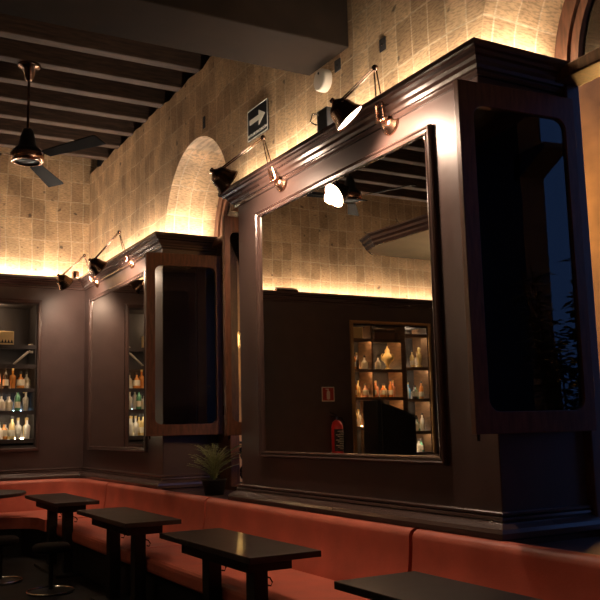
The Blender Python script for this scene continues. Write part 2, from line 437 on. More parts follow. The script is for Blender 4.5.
def light(kind, name, loc, e, col, size=.1, aim=None, spot=None, blend=.4, parent=None):
    L = bpy.data.lights.new(name, kind); L.energy = e; L.color = col
    if kind in ('POINT', 'SPOT'): L.shadow_soft_size = size
    if kind == 'AREA': L.size = size
    if kind == 'SPOT': L.spot_size = math.radians(spot); L.spot_blend = blend
    o = bpy.data.objects.new(name, L); C.objects.link(o); o.location = loc
    if aim: o.rotation_euler = Vector(aim).to_track_quat('-Z', 'Y').to_euler()
    if parent: o.parent = parent
    return o
sl = thing('street_lamp', 'street lamp outside between the two windows, giving orange light', 'street lamp', (6.15, 4.95, -.1))
obj('post', lathe(bmesh.new(), [(0, 0), (.10, 0), (.08, .3), (.04, .4), (.035, 3.1), (0, 3.1)], n=16), IRON, sl, smooth=True)
obj('lamp_glass', sphere(bmesh.new(), (0, 0, 3.25), .16), emat('sodium glow', (1, .36, .07), 1.5), sl, smooth=True)
light('POINT', 'street_lamp_light', (0, 0, 3.25), 1500, (1, .50, .14), .17, parent=sl)
LGL = emat('lantern glow', (1, .55, .16), 6)  # glow for the lanterns added to brighten the facade
for yy, zz, e in ((3.5, 3.6, 420), (-5.6, 4.6, 150)):
    bk = obj('fill_lantern', lathe(bmesh.new(), [(0, -.16), (.08, -.12), (.10, .10), (.03, .2), (0, .2)], Matrix.Translation((-.9, yy, zz)), 8), LGL, fac)
    obj('fill_lantern_arm', rod(bmesh.new(), (-.9, yy, zz+.2), (.02, yy, zz+.35), .015), IRON, bk)
    light('POINT', 'facade_fill_light', (-.9, yy, zz), e, (1, .55, .16), .2, parent=fac)

# ------------------------------------------------------------------ framed mirrors
def mirror(y0, y1, z0, z1, label):
    t = thing('wall_mirror', label, 'mirror', (XW, (y0+y1)/2, z0+H), PI/2)
    w = (y1-y0)/2; h = z1-z0
    # local x along world y, local y = -world x : +y points into the room
    prof = [(0, .002), (0, .022), (.006, .034), (.016, .036), (.024, .026), (.034, .024), (.040, .030), (.048, .028), (.052, .012), (.052, .002)]
    bm = bmesh.new(); cs = [(-w, 0, 1, 1), (w, 0, -1, 1), (w, h, -1, -1), (-w, h, 1, -1)]
    V = [[bm.verts.new((cx+sx*a, b, cz+sz*a)) for a, b in prof] for cx, cz, sx, sz in cs]
    for i in range(4):
        a, b = V[i], V[(i+1) % 4]
        for k in range(len(prof)-1): bm.faces.new((a[k], b[k], b[k+1], a[k+1]))
    obj('mirror_frame', bm, MOULD, t)
    obj('mirror_glass', B(-w+.045, w-.045, .001, .010, .045, h-.045), MIRROR, t)
    return t
mirror(3.955, 6.335, -.243, 1.79, 'large framed mirror filling the panelled pier between the two windows')
mirror(9.13, 11.43, -.243, 1.78, 'framed mirror on the farther panelled pier near the corner')

# ------------------------------------------------------------------ display cabinets recessed in the far wall
CABW = mat('cabinet brown wood', (.13, .07, .035), .42, var=.3, vscale=6, stretch=(1, 1, 5)); CABD = mat('cabinet dark lining', (.025, .018, .015), .6)
def cabinet(x0, x1, z0, z1, shelves, posts, label, gold):
    t = thing('display_cabinet', label, 'cabinet', ((x0+x1)/2, YE, z0+H)); w = (x1-x0)/2; h = z1-z0
    bm = bmesh.new(); box(bm, -w, w, .42, .45, 0, h); obj('back_panel', bm, CABD, t)
    for s in (-1, 1): obj('side_panel', B(min(s*w, s*(w-.02)), max(s*w, s*(w-.02)), 0, .42, 0, h), CABW, t)
    obj('top_panel', B(-w+.02, w-.02, 0, .42, h-.02, h), CABD, t); obj('bottom_panel', B(-w+.02, w-.02, 0, .42, 0, .03), CABW, t)
    bm = bmesh.new(); prof = [(0, 0), (0, -.03), (-.015, -.035), (-.05, -.03), (-.055, 0)]
    cs = [(-w, 0, 1, 1), (w, 0, -1, 1), (w, h, -1, -1), (-w, h, 1, -1)]
    V = [[bm.verts.new((cx+sx*a, b, cz+sz*a)) for a, b in prof] for cx, cz, sx, sz in cs]
    for i in range(4):
        a, b = V[i], V[(i+1) % 4]
        for k in range(len(prof)): bm.faces.new((a[k], b[k], b[(k+1) % 5], a[(k+1) % 5]))
    obj('cabinet_frame', bm, gold, t)
    for (xa, xb, z) in shelves:
        bm = bmesh.new(); box(bm, xa-(x0+x1)/2, xb-(x0+x1)/2, .025, .42, z-z0-.025, z-z0)
        box(bm, xa-(x0+x1)/2, xb-(x0+x1)/2, .01, .025, z-z0-.052, z-z0); obj('shelf', bm, CABW, t)
    for xa, xb in posts: obj('divider', B(xa-(x0+x1)/2, xb-(x0+x1)/2, .02, .42, .03, h-.02), CABW, t)
    return t
def mx(x): return 6.34-x       # mirrored x -> real x
GOLD = mat('thin gilded edge', (.45, .27, .12), .35, metal=.7)
SA = [1.16, .90, .585, .29, -.08]
ca = cabinet(*CAB_A, [(CAB_A[0]+.02, CAB_A[1]-.02, z) for z in SA], [], 'tall lit display cabinet of bottles at the far left', MOULD)
pL, pM, pR = mx(7.95)-.02, mx(8.60), mx(9.08)
SBl = [1.40, .90, .44, -.03]; SBr = [1.50, .94, .41, -.13]
cb = cabinet(*CAB_B, [(pM+.05, CAB_B[1]-.02, z) for z in SBl] + [(CAB_B[0]+.02, pM-.05, z) for z in SBr], [(pM-.05, pM+.05), (pL-.015, pL+.015)],
             'brown shelf cabinet of bottles seen inside the large mirror', GOLD)
for o in ca.children:
    if o.name.startswith(('shelf', 'side_panel', 'bottom')): o.data.materials[0] = CABD
def strip(parent, xa, xb, z, cab, col, s, yb=.36):
    obj('light_strip', B(xa-(cab[0]+cab[1])/2, xb-(cab[0]+cab[1])/2, yb, yb+.03, z-cab[2]+.001, z-cab[2]+.012), emat('shelf light', col, s), parent)
def front_fill_strip(parent, xa, xb, z, cab, col, s):  # strip added under a shelf to brighten the bottle fronts
    obj('light_strip', B(xa-(cab[0]+cab[1])/2, xb-(cab[0]+cab[1])/2, .035, .055, z-cab[2]-.036, z-cab[2]-.026), emat('shelf light', col, s), parent)
strip(ca, CAB_A[0]+.1, CAB_A[1]-.06, SA[4], CAB_A, (1, .80, .50), 60)
strip(ca, CAB_A[0]+.1, CAB_A[1]-.06, SA[3], CAB_A, (.55, .75, 1), 26)
strip(ca, CAB_A[0]+.1, CAB_A[1]-.06, SA[2], CAB_A, (1, .55, .25), 9)
strip(ca, CAB_A[0]+.1, CAB_A[1]-.06, SA[1], CAB_A, (1, .75, .5), 2)
for z in SBr: strip(cb, CAB_B[0]+.06, pM-.09, z, CAB_B, (1, .78, .55), 30)
for z, cc in zip(SBl, ((1, .6, .3), (1, .72, .4), (1, .45, .18), (1, .6, .3))): strip(cb, pM+.10, CAB_B[1]-.12, z, CAB_B, cc, 28)

for z, cc, e in zip(SA, ((1, .8, .6), (1, .7, .4), (1, .7, .45), (1, .85, .65), (1, .8, .5)), (5, 6, 10, 26, 0)):
    if e: front_fill_strip(ca, CAB_A[0]+.1, CAB_A[1]-.04, z, CAB_A, cc, e)
for z in SBr: front_fill_strip(cb, CAB_B[0]+.06, pM-.09, z, CAB_B, (1, .85, .65), 80)
for z in SBl: front_fill_strip(cb, pM+.10, CAB_B[1]-.06, z, CAB_B, (1, .66, .36), 80)
obj('cabinet_lamp', lathe(bmesh.new(), [(0, 1.80), (.05, 1.80), (.06, 1.86), (0, 1.88)], Matrix.Translation((.42, .14, 0))), GLOBE, ca)
light('POINT', 'cabinet_light', (.42, .14, 1.74), 4, (1, .68, .42), .04, parent=ca)

# bottles
BM = {k: mat(k+' bottle glass', c, .12, spec=.8) for k, c in dict(amber=(.75, .28, .06), clear=(.80, .74, .62), green=(.10, .30, .16), blue=(.12, .38, .70), dark=(.06, .035, .02), gold=(.85, .62, .25), pink=(.8, .35, .2)).items()}
CAPM = mat('bottle cap', (.06, .05, .045), .4); CAPG = mat('gold bottle cap', (.7, .5, .2), .3, metal=.8); LAB = mat('paper bottle label', (.75, .66, .48), .7)
SH = {'slim': [(0, 0), (.034, 0), (.036, .01), (.036, .17), (.030, .20), (.013, .225), (.013, .27), (0, .27)],
      'squat': [(0, 0), (.048, 0), (.050, .015), (.048, .11), (.030, .145), (.014, .16), (.014, .20), (0, .20)],
      'flared': [(0, 0), (.030, 0), (.032, .01), (.044, .15), (.040, .17), (.014, .195), (.014, .25), (0, .25)]}
protos = {}
ORD = ['leftmost', 'second from left', 'third from left', 'fourth from left', 'fifth from left', 'sixth from left', 'seventh from left', 'eighth from left', 'ninth from left', 'tenth from left', 'eleventh from left', 'twelfth from left']
def bottle(x, yy, z, col, shp, label, group):
    key = (col, shp); loc = (x, yy, z+H+.001)
    if key not in protos:
        t = thing('bottle', label, 'bottle', loc, 0, group)
        pr = SH[shp]; top = pr[-1][1]; rb = pr[2][0]
        obj('glass_body', lathe(bmesh.new(), pr, n=16), BM[col], t, smooth=True)
        obj('cap', lathe(bmesh.new(), [(0, top-.005), (.017, top-.005), (.017, top+.03), (0, top+.03)], n=12), CAPG if shp == 'flared' else CAPM, t)
        obj('label', lathe(bmesh.new(), [(rb+.001, .04), (rb+.0015, .045), (rb+.0015, .115), (rb+.001, .12)], n=16), LAB, t, smooth=True)
        protos[key] = t; return t
    return dup(protos[key], loc, random.uniform(0, 6), label, group)
def row(xa, xb, z, n, cols, where, group, depth=.16, back='', shapes=('slim', 'squat', 'flared'), flip=False):
    for k in range(n):
        x = xa+(xb-xa)*(k+.5)/n + random.uniform(-.01, .01)
        col = cols[k % len(cols)]; shp = shapes[(k*2+k//3) % len(shapes)]
        i = k
        bottle(x, YE+depth+(.04 if k % 2 else -.02), z, col, shp, f'{shp} {col} bottle, {ORD[i]} {back}on {where}', group)
row(1.86, 2.49, SA[4], 7, ['clear', 'gold', 'clear', 'amber', 'gold', 'clear', 'clear'], 'lowest shelf, far left cabinet', 'bottles on the lowest shelf of the far left cabinet')
row(1.86, 2.49, SA[3], 6, ['clear', 'gold', 'clear', 'clear', 'green', 'clear'], 'blue backlit shelf, far left cabinet', 'bottles on the blue backlit shelf')
row(1.90, 2.50, SA[4], 7, ['gold', 'clear', 'clear', 'clear', 'gold', 'clear', 'gold'], 'lowest shelf, far left cabinet', 'bottles on the lowest shelf of the far left cabinet', depth=.29, back='in back row ')
row(1.90, 2.48, SA[3], 6, ['clear', 'clear', 'gold', 'clear', 'clear', 'dark'], 'blue backlit shelf, far left cabinet', 'bottles on the blue backlit shelf', depth=.29, back='in back row ')
row(2.12, 2.49, SA[2], 4, ['dark', 'amber', 'amber', 'clear', 'dark'], 'middle shelf, far left cabinet', 'bottles on the middle shelf of the far left cabinet')
xs = pM+.07
row(CAB_B[1]-.05, pL+.04, SBl[1], 3, ['amber', 'dark', 'clear'], 'narrow second shelf in the mirror', 'bottles on the narrow second shelf')
row(CAB_B[1]-.04, pL+.03, SBl[2], 3, ['amber', 'gold', 'pink'], 'narrow third shelf in the mirror', 'bottles on the narrow third shelf')
row(CAB_B[1]-.04, pL+.03, SBl[3], 3, ['gold', 'clear', 'amber'], 'narrow fourth shelf in the mirror', 'bottles on the narrow fourth shelf')
row(pL-.12, pM+.36, SBl[1], 1, ['clear'], 'middle second shelf in the mirror', 'bottles on the middle second shelf', shapes=('squat',))
row(pL-.04, pM+.07, SBl[2], 6, ['amber', 'pink', 'amber', 'gold', 'amber', 'pink'], 'middle third shelf in the mirror', 'bottles on the middle third shelf')
row(pL-.04, pM+.07, SBl[3], 5, ['gold', 'amber', 'clear', 'amber', 'gold'], 'middle fourth shelf in the mirror', 'bottles on the middle fourth shelf')
row(pM-.20, pR-.0, SBr[1], 2, ['gold', 'clear'], 'right second shelf in the mirror', 'bottles on the right second shelf')
row(pM-.09, CAB_B[0]+.05, SBr[2], 5, ['clear', 'blue', 'dark', 'green', 'amber'], 'right third shelf in the mirror', 'bottles on the right third shelf')
row(pM-.09, CAB_B[0]+.05, SBr[3], 5, ['clear', 'gold', 'clear', 'green', 'clear'], 'right fourth shelf in the mirror', 'bottles on the right fourth shelf')
row(pM-.09, CAB_B[0]+.05, CAB_B[2]+.03, 4, ['clear', 'clear', 'clear', 'green'], 'right bottom shelf in the mirror', 'bottles on the right bottom shelf', shapes=('squat',))
# keepsakes on the shelves
TIN = mat('yellow printed tin', (.70, .52, .24), .4); REDB = mat('brown leather box', (.22, .10, .05), .5)
t = thing('tin_box', 'yellow tin with zigzag band on the top shelf, far left cabinet', 'box', (2.12, YE+.18, SA[0]+H))
obj('tin_body', B(-.13, .13, -.08, .08, 0, .19), TIN, t, bevel=.01)
bm = bmesh.new()
for k in range(6): prism(bm, [(-.12+.04*k, .03), (-.08+.04*k, .03), (-.10+.04*k, .08)], -.083, -.081, lambda a, b, c: (a, c, b))
obj('zigzag_band', bm, BLACK, t)
t = thing('serving_tongs', 'white metal spanner shaped opener on second shelf, far left cabinet', 'opener', (2.40, YE+.15, SA[1]+H+.012), 0)
bm = bmesh.new(); rod(bm, (-.14, 0, 0), (.05, 0, .17), .014, r2=.018)
pts = [(.09+.05*math.cos(a), 0, .215+.05*math.sin(a)) for a in [(-2.4+k*.3) for k in range(17)]]; tube(bm, pts, .018)
obj('opener_body', bm, WHITE, t, smooth=True); t.name = 'bottle_opener'
t = thing('glass_lantern', 'glowing orange glass lantern at the left picture edge', 'lantern', (2.03, YE+.14, SA[2]+H+.001))
obj('lantern_glass', lathe(bmesh.new(), [(0, .02), (.055, .02), (.065, .10), (.055, .20), (.0, .22)]), emat('orange lantern glow', (1, .36, .12), 1.6), t, smooth=True)
obj('lantern_base', lathe(bmesh.new(), [(0, 0), (.06, 0), (.05, .02), (0, .02)]), BRASS, t); obj('lantern_cap', lathe(bmesh.new(), [(.03, .21), (.04, .225), (.012, .25), (0, .25)]), BRASS, t)
for xx, zz in ((2.22, SA[0]), ):
    pass
t = thing('storage_box', 'pale gold box on the narrow top shelf in the mirror', 'box', (CAB_B[1]-.16, YE+.16, SBl[0]+H))
obj('box_body', B(-.09, .09, -.08, .08, 0, .17), TIN, t, bevel=.006); obj('lid', B(-.095, .095, -.085, .085, .17, .195), TIN, t, bevel=.004)
t = thing('storage_box', 'long brown leather box on the middle top shelf in the mirror', 'box', ((pL+pM)/2, YE+.2, SBl[0]+H))
obj('box_body', B(-.21, .21, -.1, .1, 0, .12), REDB, t, bevel=.008); obj('lid', B(-.215, .215, -.105, .105, .12, .165), CABW, t, bevel=.006)
t = thing('gilded_urn', 'gilded two handled urn on the middle shelf in the mirror', 'urn', (pM+.22, YE+.18, SBl[1]+H))
obj('urn_body', lathe(bmesh.new(), [(0, 0), (.06, 0), (.05, .02), (.02, .05), (.03, .08), (.09, .17), (.095, .22), (.05, .28), (.04, .30), (.05, .32), (0, .32)]), BM['gold'], t, smooth=True)
obj('lid', lathe(bmesh.new(), [(.05, .32), (.03, .35), (.01, .37), (.014, .39), (0, .40)]), CAPG, t, smooth=True)
for s in (-1, 1):
    obj('handle', tube(bmesh.new(), [(s*(.085+.04*math.sin(a)), 0, .21+.06*math.cos(a)) for a in [k*PI/8 for k in range(9)]], .008), CAPG, t, smooth=True)
t = thing('figurine', 'small gilded figurine on the right second shelf in the mirror', 'figurine', (pR+.02, YE+.08, SBr[1]+H+.0))
t.location.x = CAB_B[0]+.14
obj('figurine_body', lathe(bmesh.new(), [(0, 0), (.05, 0), (.05, .03), (.025, .05), (.04, .14), (.05, .2), (.02, .26), (.03, .30), (.02, .34), (0, .35)]), BM['gold'], t, smooth=True)

# things on the far wall seen in the large mirror
t = thing('fire_extinguisher', 'red fire extinguisher on the far wall, seen in the large mirror', 'fire extinguisher', (mx(7.17), YE-.10, -.62+H))
obj('cylinder', lathe(bmesh.new(), [(0, 0), (.08, 0), (.092, .02), (.092, .60), (.07, .67), (.03, .70), (0, .70)]), RED, t, smooth=True)
obj('valve', lathe(bmesh.new(), [(0, .70), (.022, .70), (.022, .76), (0, .76)]), CHROME, t)
bm = bmesh.new(); rod(bm, (0, 0, .77), (.12, 0, .82), .010); rod(bm, (0, 0, .755), (.11, 0, .76), .010); obj('handle', bm, BLACK, t)
obj('hose', tube(bmesh.new(), [(0, 0, .73), (-.07, -.02, .74), (-.115, -.03, .66), (-.11, -.03, .45), (-.108, -.03, .2)], .012), BLACK, t, smooth=True)
bm = bmesh.new()
V = [[bm.verts.new((.0935*math.cos(a), .0935*math.sin(a), z)) for a in [PI*1.05+k*PI*.8/10 for k in range(11)]] for z in (.22, .56)]
for k in range(10): bm.faces.new((V[0][k], V[0][k+1], V[1][k+1], V[1][k]))
lb = obj('instruction_label', bm, BLKP, t)
bm = bmesh.new()
for j in range(11):
    z = .25+j*.027
    V = [[bm.verts.new((.0945*math.cos(a), .0945*math.sin(a), zz)) for a in [PI*1.10+k*PI*(.45+.2*((j*7) % 3)/2)/8 for k in range(9)]] for zz in (z, z+.010)]
    for k in range(8): bm.faces.new((V[0][k], V[0][k+1], V[1][k+1], V[1][k]))
obj('printed_lines', bm, PALE, lb)
obj('wall_bracket', B(-.03, .03, .07, .10, .3, .36), BLACK, t)
t = thing('extinguisher_sign', 'small red fire extinguisher sign above the extinguisher in the mirror', 'sign', (mx(7.08), YE-.008, .49+H))
obj('sign_border', B(-.115, .115, 0, .008, -.115, .115), PALE, t); obj('sign_panel', B(-.10, .10, -.003, 0, -.10, .10), mat('sign red', (.42, .03, .015), .5), t)
bm = bmesh.new(); prism(bm, rrect(-.03, .03, -.085, .05, .02), -.006, -.003, lambda a, b, c: (a, c, b)); box(bm, -.01, .01, -.006, -.003, .05, .08); box(bm, -.01, .05, -.006, -.003, .07, .085)
obj('extinguisher_symbol', bm, PALE, t)
t = thing('serving_lectern', 'black sloping stand in front of the shelves in the mirror', 'lectern', (mx(7.72), 11.05, 0))
obj('stand_body', prism(bmesh.new(), [(-.42, 0), (.26, 0), (.24, .33+H), (.20, .34+H), (-.42, .09+H)], -.16, .16, lambda a, b, c: (a, c, b)), BLACK, t, bevel=.01)
obj('stand_top', prism(bmesh.new(), [(.26, .325+H), (.26, .35+H), (-.44, .115+H), (-.44, .09+H)], -.18, .18, lambda a, b, c: (a, c, b)), BLKP, t)
t = thing('folding_menu', 'tall dark menu board leaning beside the black stand in the mirror', 'menu board', (mx(7.40)+.0, 11.0, 0))
Mx = Matrix.Rotation(math.radians(-8), 4, 'Y')
obj('board', B(-.03, .03, -.2, .2, .0, .36+H, ), BLKP, t, bevel=.006); obj('board_edge', B(-.045, -.03, -.205, .205, .0, .38+H), CHROME, t)

# small fixtures standing on the cornice
t = thing('cornice_spotlight', 'small dark cylindrical fitting on the cornice at the far corner', 'light fitting', (3.02, YE-.055, 2.084+H))
obj('housing', lathe(bmesh.new(), [(0, .0), (.045, 0), (.047, .02), (.047, .10), (.042, .105), (0, .105)]), DBRASS, t, smooth=False)
t = thing('emergency_light', 'flat pale light fitting on the far cornice, seen in the mirror', 'light fitting', (mx(6.33), YE-.075, 2.084+H))
obj('base', B(-.20, .20, -.03, .05, 0, .03), DBRASS, t, bevel=.004); obj('diffuser', B(-.19, .19, -.02, .04, .03, .065), WHITE, t, bevel=.01)
t = thing('junction_box', 'black metal box with brackets on the cornice beside the lit lamp', 'box', (XW-.07, 5.07, 2.084+H))
obj('box_body', B(-.04, .04, -.07, .07, .0, .17), BLACK, t, bevel=.006)
bm = bmesh.new(); tube(bm, [(-.04, .03, .14), (-.075, .07, .15), (-.075, .10, .10), (-.04, .07, .07)], .007); obj('bracket', bm, CHROME, t)
t = thing('motion_sensor', 'round white detector on the papered wall above the lit lamp', 'detector', (XP, 5.28, 2.575+H))
Ms = frame_of((-1, 0, 0))
obj('sensor_body', lathe(bmesh.new(), [(0, .0), (.085, 0), (.088, .01), (.086, .06), (.078, .068), (0, .07)], Ms, 32), WHITE, t)
obj('led_dot', lathe(bmesh.new(), [(0, .069), (.01, .069), (.008, .074), (0, .075)], Matrix.Translation((0, 0, .05)) @ Ms), BLACK, t)
for nm, (yy, zz, sy, sz), lb in (('a', (5.11, 2.635, .08, .09), 'small dark square plate just above the round white detector'),
                        ('b', (4.53, 2.555, .07, .09), 'small dark square plate on the papered wall nearest the large beam'),
                        ('c', (7.64, 3.03, .05, .12), 'small dark plate on the papered wall above the arch')):
    t = thing('wall_plate', lb, 'wall plate', (XP, yy, zz+H)); t.name = 'blank_plate'
    obj('plate', B(-.008, 0, -sy/2, sy/2, -sz/2, sz/2), CABD, t, bevel=.002)
    obj('screw', lathe(bmesh.new(), [(0, .008), (.006, .008), (.004, .011), (0, .011)], Ms), DBRASS, t)
# exit route sign
t = thing('exit_route_sign', 'black square sign with pale arrow pointing right, on papered wall', 'sign', (XP-.002, 6.43, 2.64+H))
obj('sign_board', B(-.012, 0, -.195, .195, -.135, .145), BLKP, t, bevel=.002)
obj('sign_rim', ring_frame(bmesh.new(), rrect(-.195, .195, -.135, .145, .004), rrect(-.187, .187, -.127, .137, .004), -.014, -.012, lambda a, b, c: (c, a, b)), PALE, t)
ar = [(.15, .005), (.15, .05), (-.03, .05), (-.03, .095), (-.155, .028), (-.03, -.045), (-.03, .005)]
obj('arrow', prism(bmesh.new(), ar, -.0145, -.012, lambda a, b, c: (c, a, b)), PALE, t)
cu = bpy.data.curves.new('sign_text', 'FONT'); cu.body = 'RUTA DE EVACUACIÓN'; cu.size = .034; cu.extrude = .001; cu.align_x = 'CENTER'
tmp = bpy.data.objects.new('sign_text_curve', cu)
me = bpy.data.meshes.new_from_object(tmp); bpy.data.objects.remove(tmp)
to = bpy.data.objects.new('sign_text', me); C.objects.link(to); to.parent = t; me.materials.clear(); me.materials.append(PALE)
to.location = (-.0135, 0, -.105)
to.matrix_local = Matrix(((0, 0, -1, -.0135), (-1, 0, 0, 0), (0, 1, 0, -.105), (0, 0, 0, 1)))

# ------------------------------------------------------------------ swing arm lamps
def lamp(mount, elbow, neck, dirn, label, e):
    """mount y,z on the panelling; elbow, neck = world xyz (relative z)"""
    m0 = Vector((XW, mount[0], mount[1]+H))
    E_ = Vector((elbow[0], elbow[1], elbow[2]+H)) - m0; K = Vector((neck[0], neck[1], neck[2]+H)) - m0
    t = thing('swing_arm_lamp', label, 'wall lamp', m0, 0, 'swing arm lamps along the cornice')
    Mr = frame_of((-1, 0, 0))
    obj('wall_rose', lathe(bmesh.new(), [(0, 0), (.088, 0), (.092, .008), (.085, .018), (.06, .028), (.055, .042), (.03, .05), (0, .052)], Mr, 32), BRASS, t, smooth=True)
    bm = bmesh.new(); p0 = Vector((-.075, 0, .0)); rod(bm, (-.04, 0, 0), (-.09, 0, 0), .018); rod(bm, (-.075, -.06, .0), (-.075, .055, .0), .011)
    sphere(bm, (-.04, .0, .045), .022, 8)
    obj('knuckle', bm, BRASS, t, smooth=True)
    bm = bmesh.new(); low = bmesh.new()
    for s in (-1, 1):
        a = p0+Vector((0, s*.042, 0)); b = E_+Vector((0, s*.010, 0))
        rod(bm, a, b, .0055, 8); rod(low, a, a.lerp(b, .32), .011, 8)
    ab = obj('lower_arm', bm, DBRASS, t); obj('spring_sleeve', low, BRASS, ab)
    obj('elbow_joint', sphere(bmesh.new(), E_, .022, 8), DBRASS, t, smooth=True)
    bm = bmesh.new()
    for s in (-1, 1): rod(bm, E_+Vector((0, 0, s*.010)), K+Vector((0, 0, s*.008)), .0055, 8)
    obj('upper_arm', bm, DBRASS, t)
    dv = Vector(dirn).normalized(); side = dv.cross(Vector((0, 0, 1))).normalized()
    Ms = Matrix.Translation(K - dv*.01 + (K-E_).normalized()*.05) @ frame_of(dv)
    K2 = .97
    pr = [(0, -.045), (.016, -.042), (.020, -.03), (.014, -.018), (.03, -.006), (.062, .012), (.082, .045), (.092, .09), (.112, .125), (.118, .14)]
    pr = [(a*K2, b*K2) for a, b in pr]
    inn = [(.115, .139), (.108, .125), (.088, .09), (.078, .047), (.055, .018), (0, .01)]
    inn = [(a*K2, b*K2) for a, b in inn]
    sh = obj('shade', lathe(bmesh.new(), pr+inn, Ms, 32), DBRASS, t, smooth=True)
    obj('frosted_lens', lathe(bmesh.new(), [(0, .124), (.06, .127), (.102, .124), (.102, .116), (.06, .114), (0, .112)], Ms, 32), BULB, sh, smooth=True)
    obj('pivot_knob', rod(bmesh.new(), K, Ms @ Vector((0, 0, -.02)), .012), DBRASS, t)
    obj('tilt_handle', rod(bmesh.new(), Ms @ Vector((.05, .02, .01)), Ms @ Vector((.17, .05, .0)), .005, 6), BRASS, t)
    light('SPOT', 'lamp_light', Ms @ Vector((0, 0, .165)), e*3, (1, .70, .50), .05, aim=dv, spot=150, blend=.5, parent=t)
    return t
lamp((4.38, 1.945), (2.98, 4.265, 2.235), (2.78, 4.35, 2.02), (.6, -.3, -.74), 'swing arm lamp with its lit mouth showing, above the large mirror', 26)
lamp((5.896, 1.952), (2.98, 5.845, 2.27), (2.62, 5.87, 1.97), (.85, -.02, -.53), 'swing arm lamp at the left end of the large mirror cornice', 22)
lamp((9.658, 1.979), (2.98, 9.60, 2.30), (2.70, 9.60, 1.96), (.8, .1, -.6), 'swing arm lamp above the smaller far mirror', 22)
lamp((11.119, 1.972), (2.98, 11.10, 2.30), (2.66, 10.95, 1.99), (.7, .35, -.62), 'swing arm lamp in the far corner, leftmost of the four', 16)

# ------------------------------------------------------------------ ceiling fans
def fan(x, y, zc, zh, angs, label, proto=None):
    t = thing('ceiling_fan', label, 'ceiling fan', (x, y, zh+H), 0, 'ceiling fans')
    L = zc-zh
    obj('canopy', lathe(bmesh.new(), [(0, L), (.11, L), (.115, L-.02), (.10, L-.035), (.06, L-.05), (.045, L-.15), (.02, L-.17), (0, L-.17)]), DBRASS, t, smooth=True)
    obj('down_rod', rod(bmesh.new(), (0, 0, .15), (0, 0, L-.15), .013), DBRASS, t)
    obj('motor_housing', lathe(bmesh.new(), [(.02, .30), (.045, .29), (.07, .22), (.085, .12), (.12, .09), (.15, .06), (.155, 0), (.14, -.03), (0, -.035)], n=32), BLACK, t, smooth=True)
    obj('trim_ring', lathe(bmesh.new(), [(.150, .045), (.160, .04), (.160, -.015), (.148, -.04), (.12, -.045), (.12, -.036), (.14, -.03)], n=32), BRASS, t, smooth=True)
    for a in angs:
        Mb = Matrix.Rotation(math.radians(a), 4, 'Z') @ Matrix.Rotation(math.radians(-13), 4, 'X')
        o = [(.26, -.055), (.95, -.085), (.97, -.07), (.955, .085), (.26, .060), (.24, .0)]
        bl = obj('blade', prism(bmesh.new(), o, -.006, .006, lambda p, q, c: Mb @ Vector((p, q, c))), BLADE, t, bevel=.003)
        bm = bmesh.new(); box(bm, .11, .34, -.022, .022, .006, .016, Mb); obj('blade_bracket', bm, DBRASS, bl)
    return t
fan(1.67, 8.36, 3.62, 2.66, (60, -60, 180), 'dark three bladed ceiling fan hanging at the upper left')
fan(.20, 9.45, 3.62, 3.02, (125, 5, -115), 'ceiling fan seen inside the large mirror beside the glowing globe')
# canopy over the bar (its corner shows in the large mirror)
t = thing('bar_canopy', 'suspended canopy with moulded dark edge and papered underside, in the mirror', 'canopy', (0, 0, 2.03+H))
o = [(-3.4, 8.45), (.55, 8.45), (.72, 8.28), (.80, 8.0), (.66, 5.75), (-3.4, 5.75)]
obj('canopy_board', prism(bmesh.new(), o, 0, .04), mat('cream canopy board', (.82, .68, .46), .6, var=.08, vscale=3), t)
CV = [(0, 0), (.03, 0), (.05, .03), (.05, .05), (.08, .07), (.08, .10), (.11, .12), (.11, .14), (0, .14)]
obj('canopy_cornice', sweep(bmesh.new(), o[:6], CV, side=1), MOULD, t)
bm = bmesh.new()
for xx, yy in ((-3.0, 8.2), (-.2, 8.2), (-3.0, 6.0), (-.2, 6.0)): rod(bm, (xx, yy, .04), (xx, yy, 1.62), .012)
obj('hanging_rod', bm, IRON, t)

# ------------------------------------------------------------------ banquette
ZB = -.605+H; ZSEAT = -.99+H
def back_prof():
    pts = [(0, ZSEAT-.15)]
    pts += [(.055-.055*math.cos(a), ZB-.05+.05*math.sin(a)) for a in [k*PI/12 for k in range(0, 12)]]
    pts += [(.110+.052*t*t, ZB-.05-.33*t) for t in [k/7 for k in range(8)]] + [(.165, ZSEAT-.15)]
    return pts
XB = 3.145                                   # back line of the backrest
def straight_bench(y0, y1, label):
    t = thing('banquette_bench', label, 'bench', (0, 0, 0), 0, 'banquette sections')
    t.location = (2.7, (y0+y1)/2, 0); dx, dy = -2.7, -(y0+y1)/2
    def P(name, bm, m, **k):
        bmesh.ops.translate(bm, vec=(dx, dy, 0), verts=bm.verts[:]); return obj(name, bm, m, t, **k)
    n = 10; path = [(XB, y0+.008+(y1-y0-.016)*k/n) for k in range(n+1)]
    P('backrest', sweep(bmesh.new(), path, back_prof()), LEATHER)
    P('seat', B(2.33, 3.0, y0+.006, y1-.006, ZSEAT-.13, ZSEAT), LEATHER, bevel=.04)
    P('base', B(2.42, 3.1, y0+.002, y1-.002, 0.001, ZSEAT-.13), BLACK)
    return t
straight_bench(-1.86, 1.14, 'red leather banquette section closest to the camera, past right edge')
straight_bench(1.16, 4.16, 'red leather banquette section at the lower right, nearest in view')
straight_bench(4.18, 7.20, 'red leather banquette section below the large mirror')
straight_bench(7.22, 10.20, 'red leather banquette section below the far window leaf')
t = thing('banquette_bench', 'red leather banquette section curving round the far corner', 'bench', (2.7, 10.9, 0), 0, 'banquette sections')
def P(name, bm, m, **k):
    bmesh.ops.translate(bm, vec=(-2.7, -10.9, 0), verts=bm.verts[:]); return obj(name, bm, m, t, **k)
YBK = YE-.025
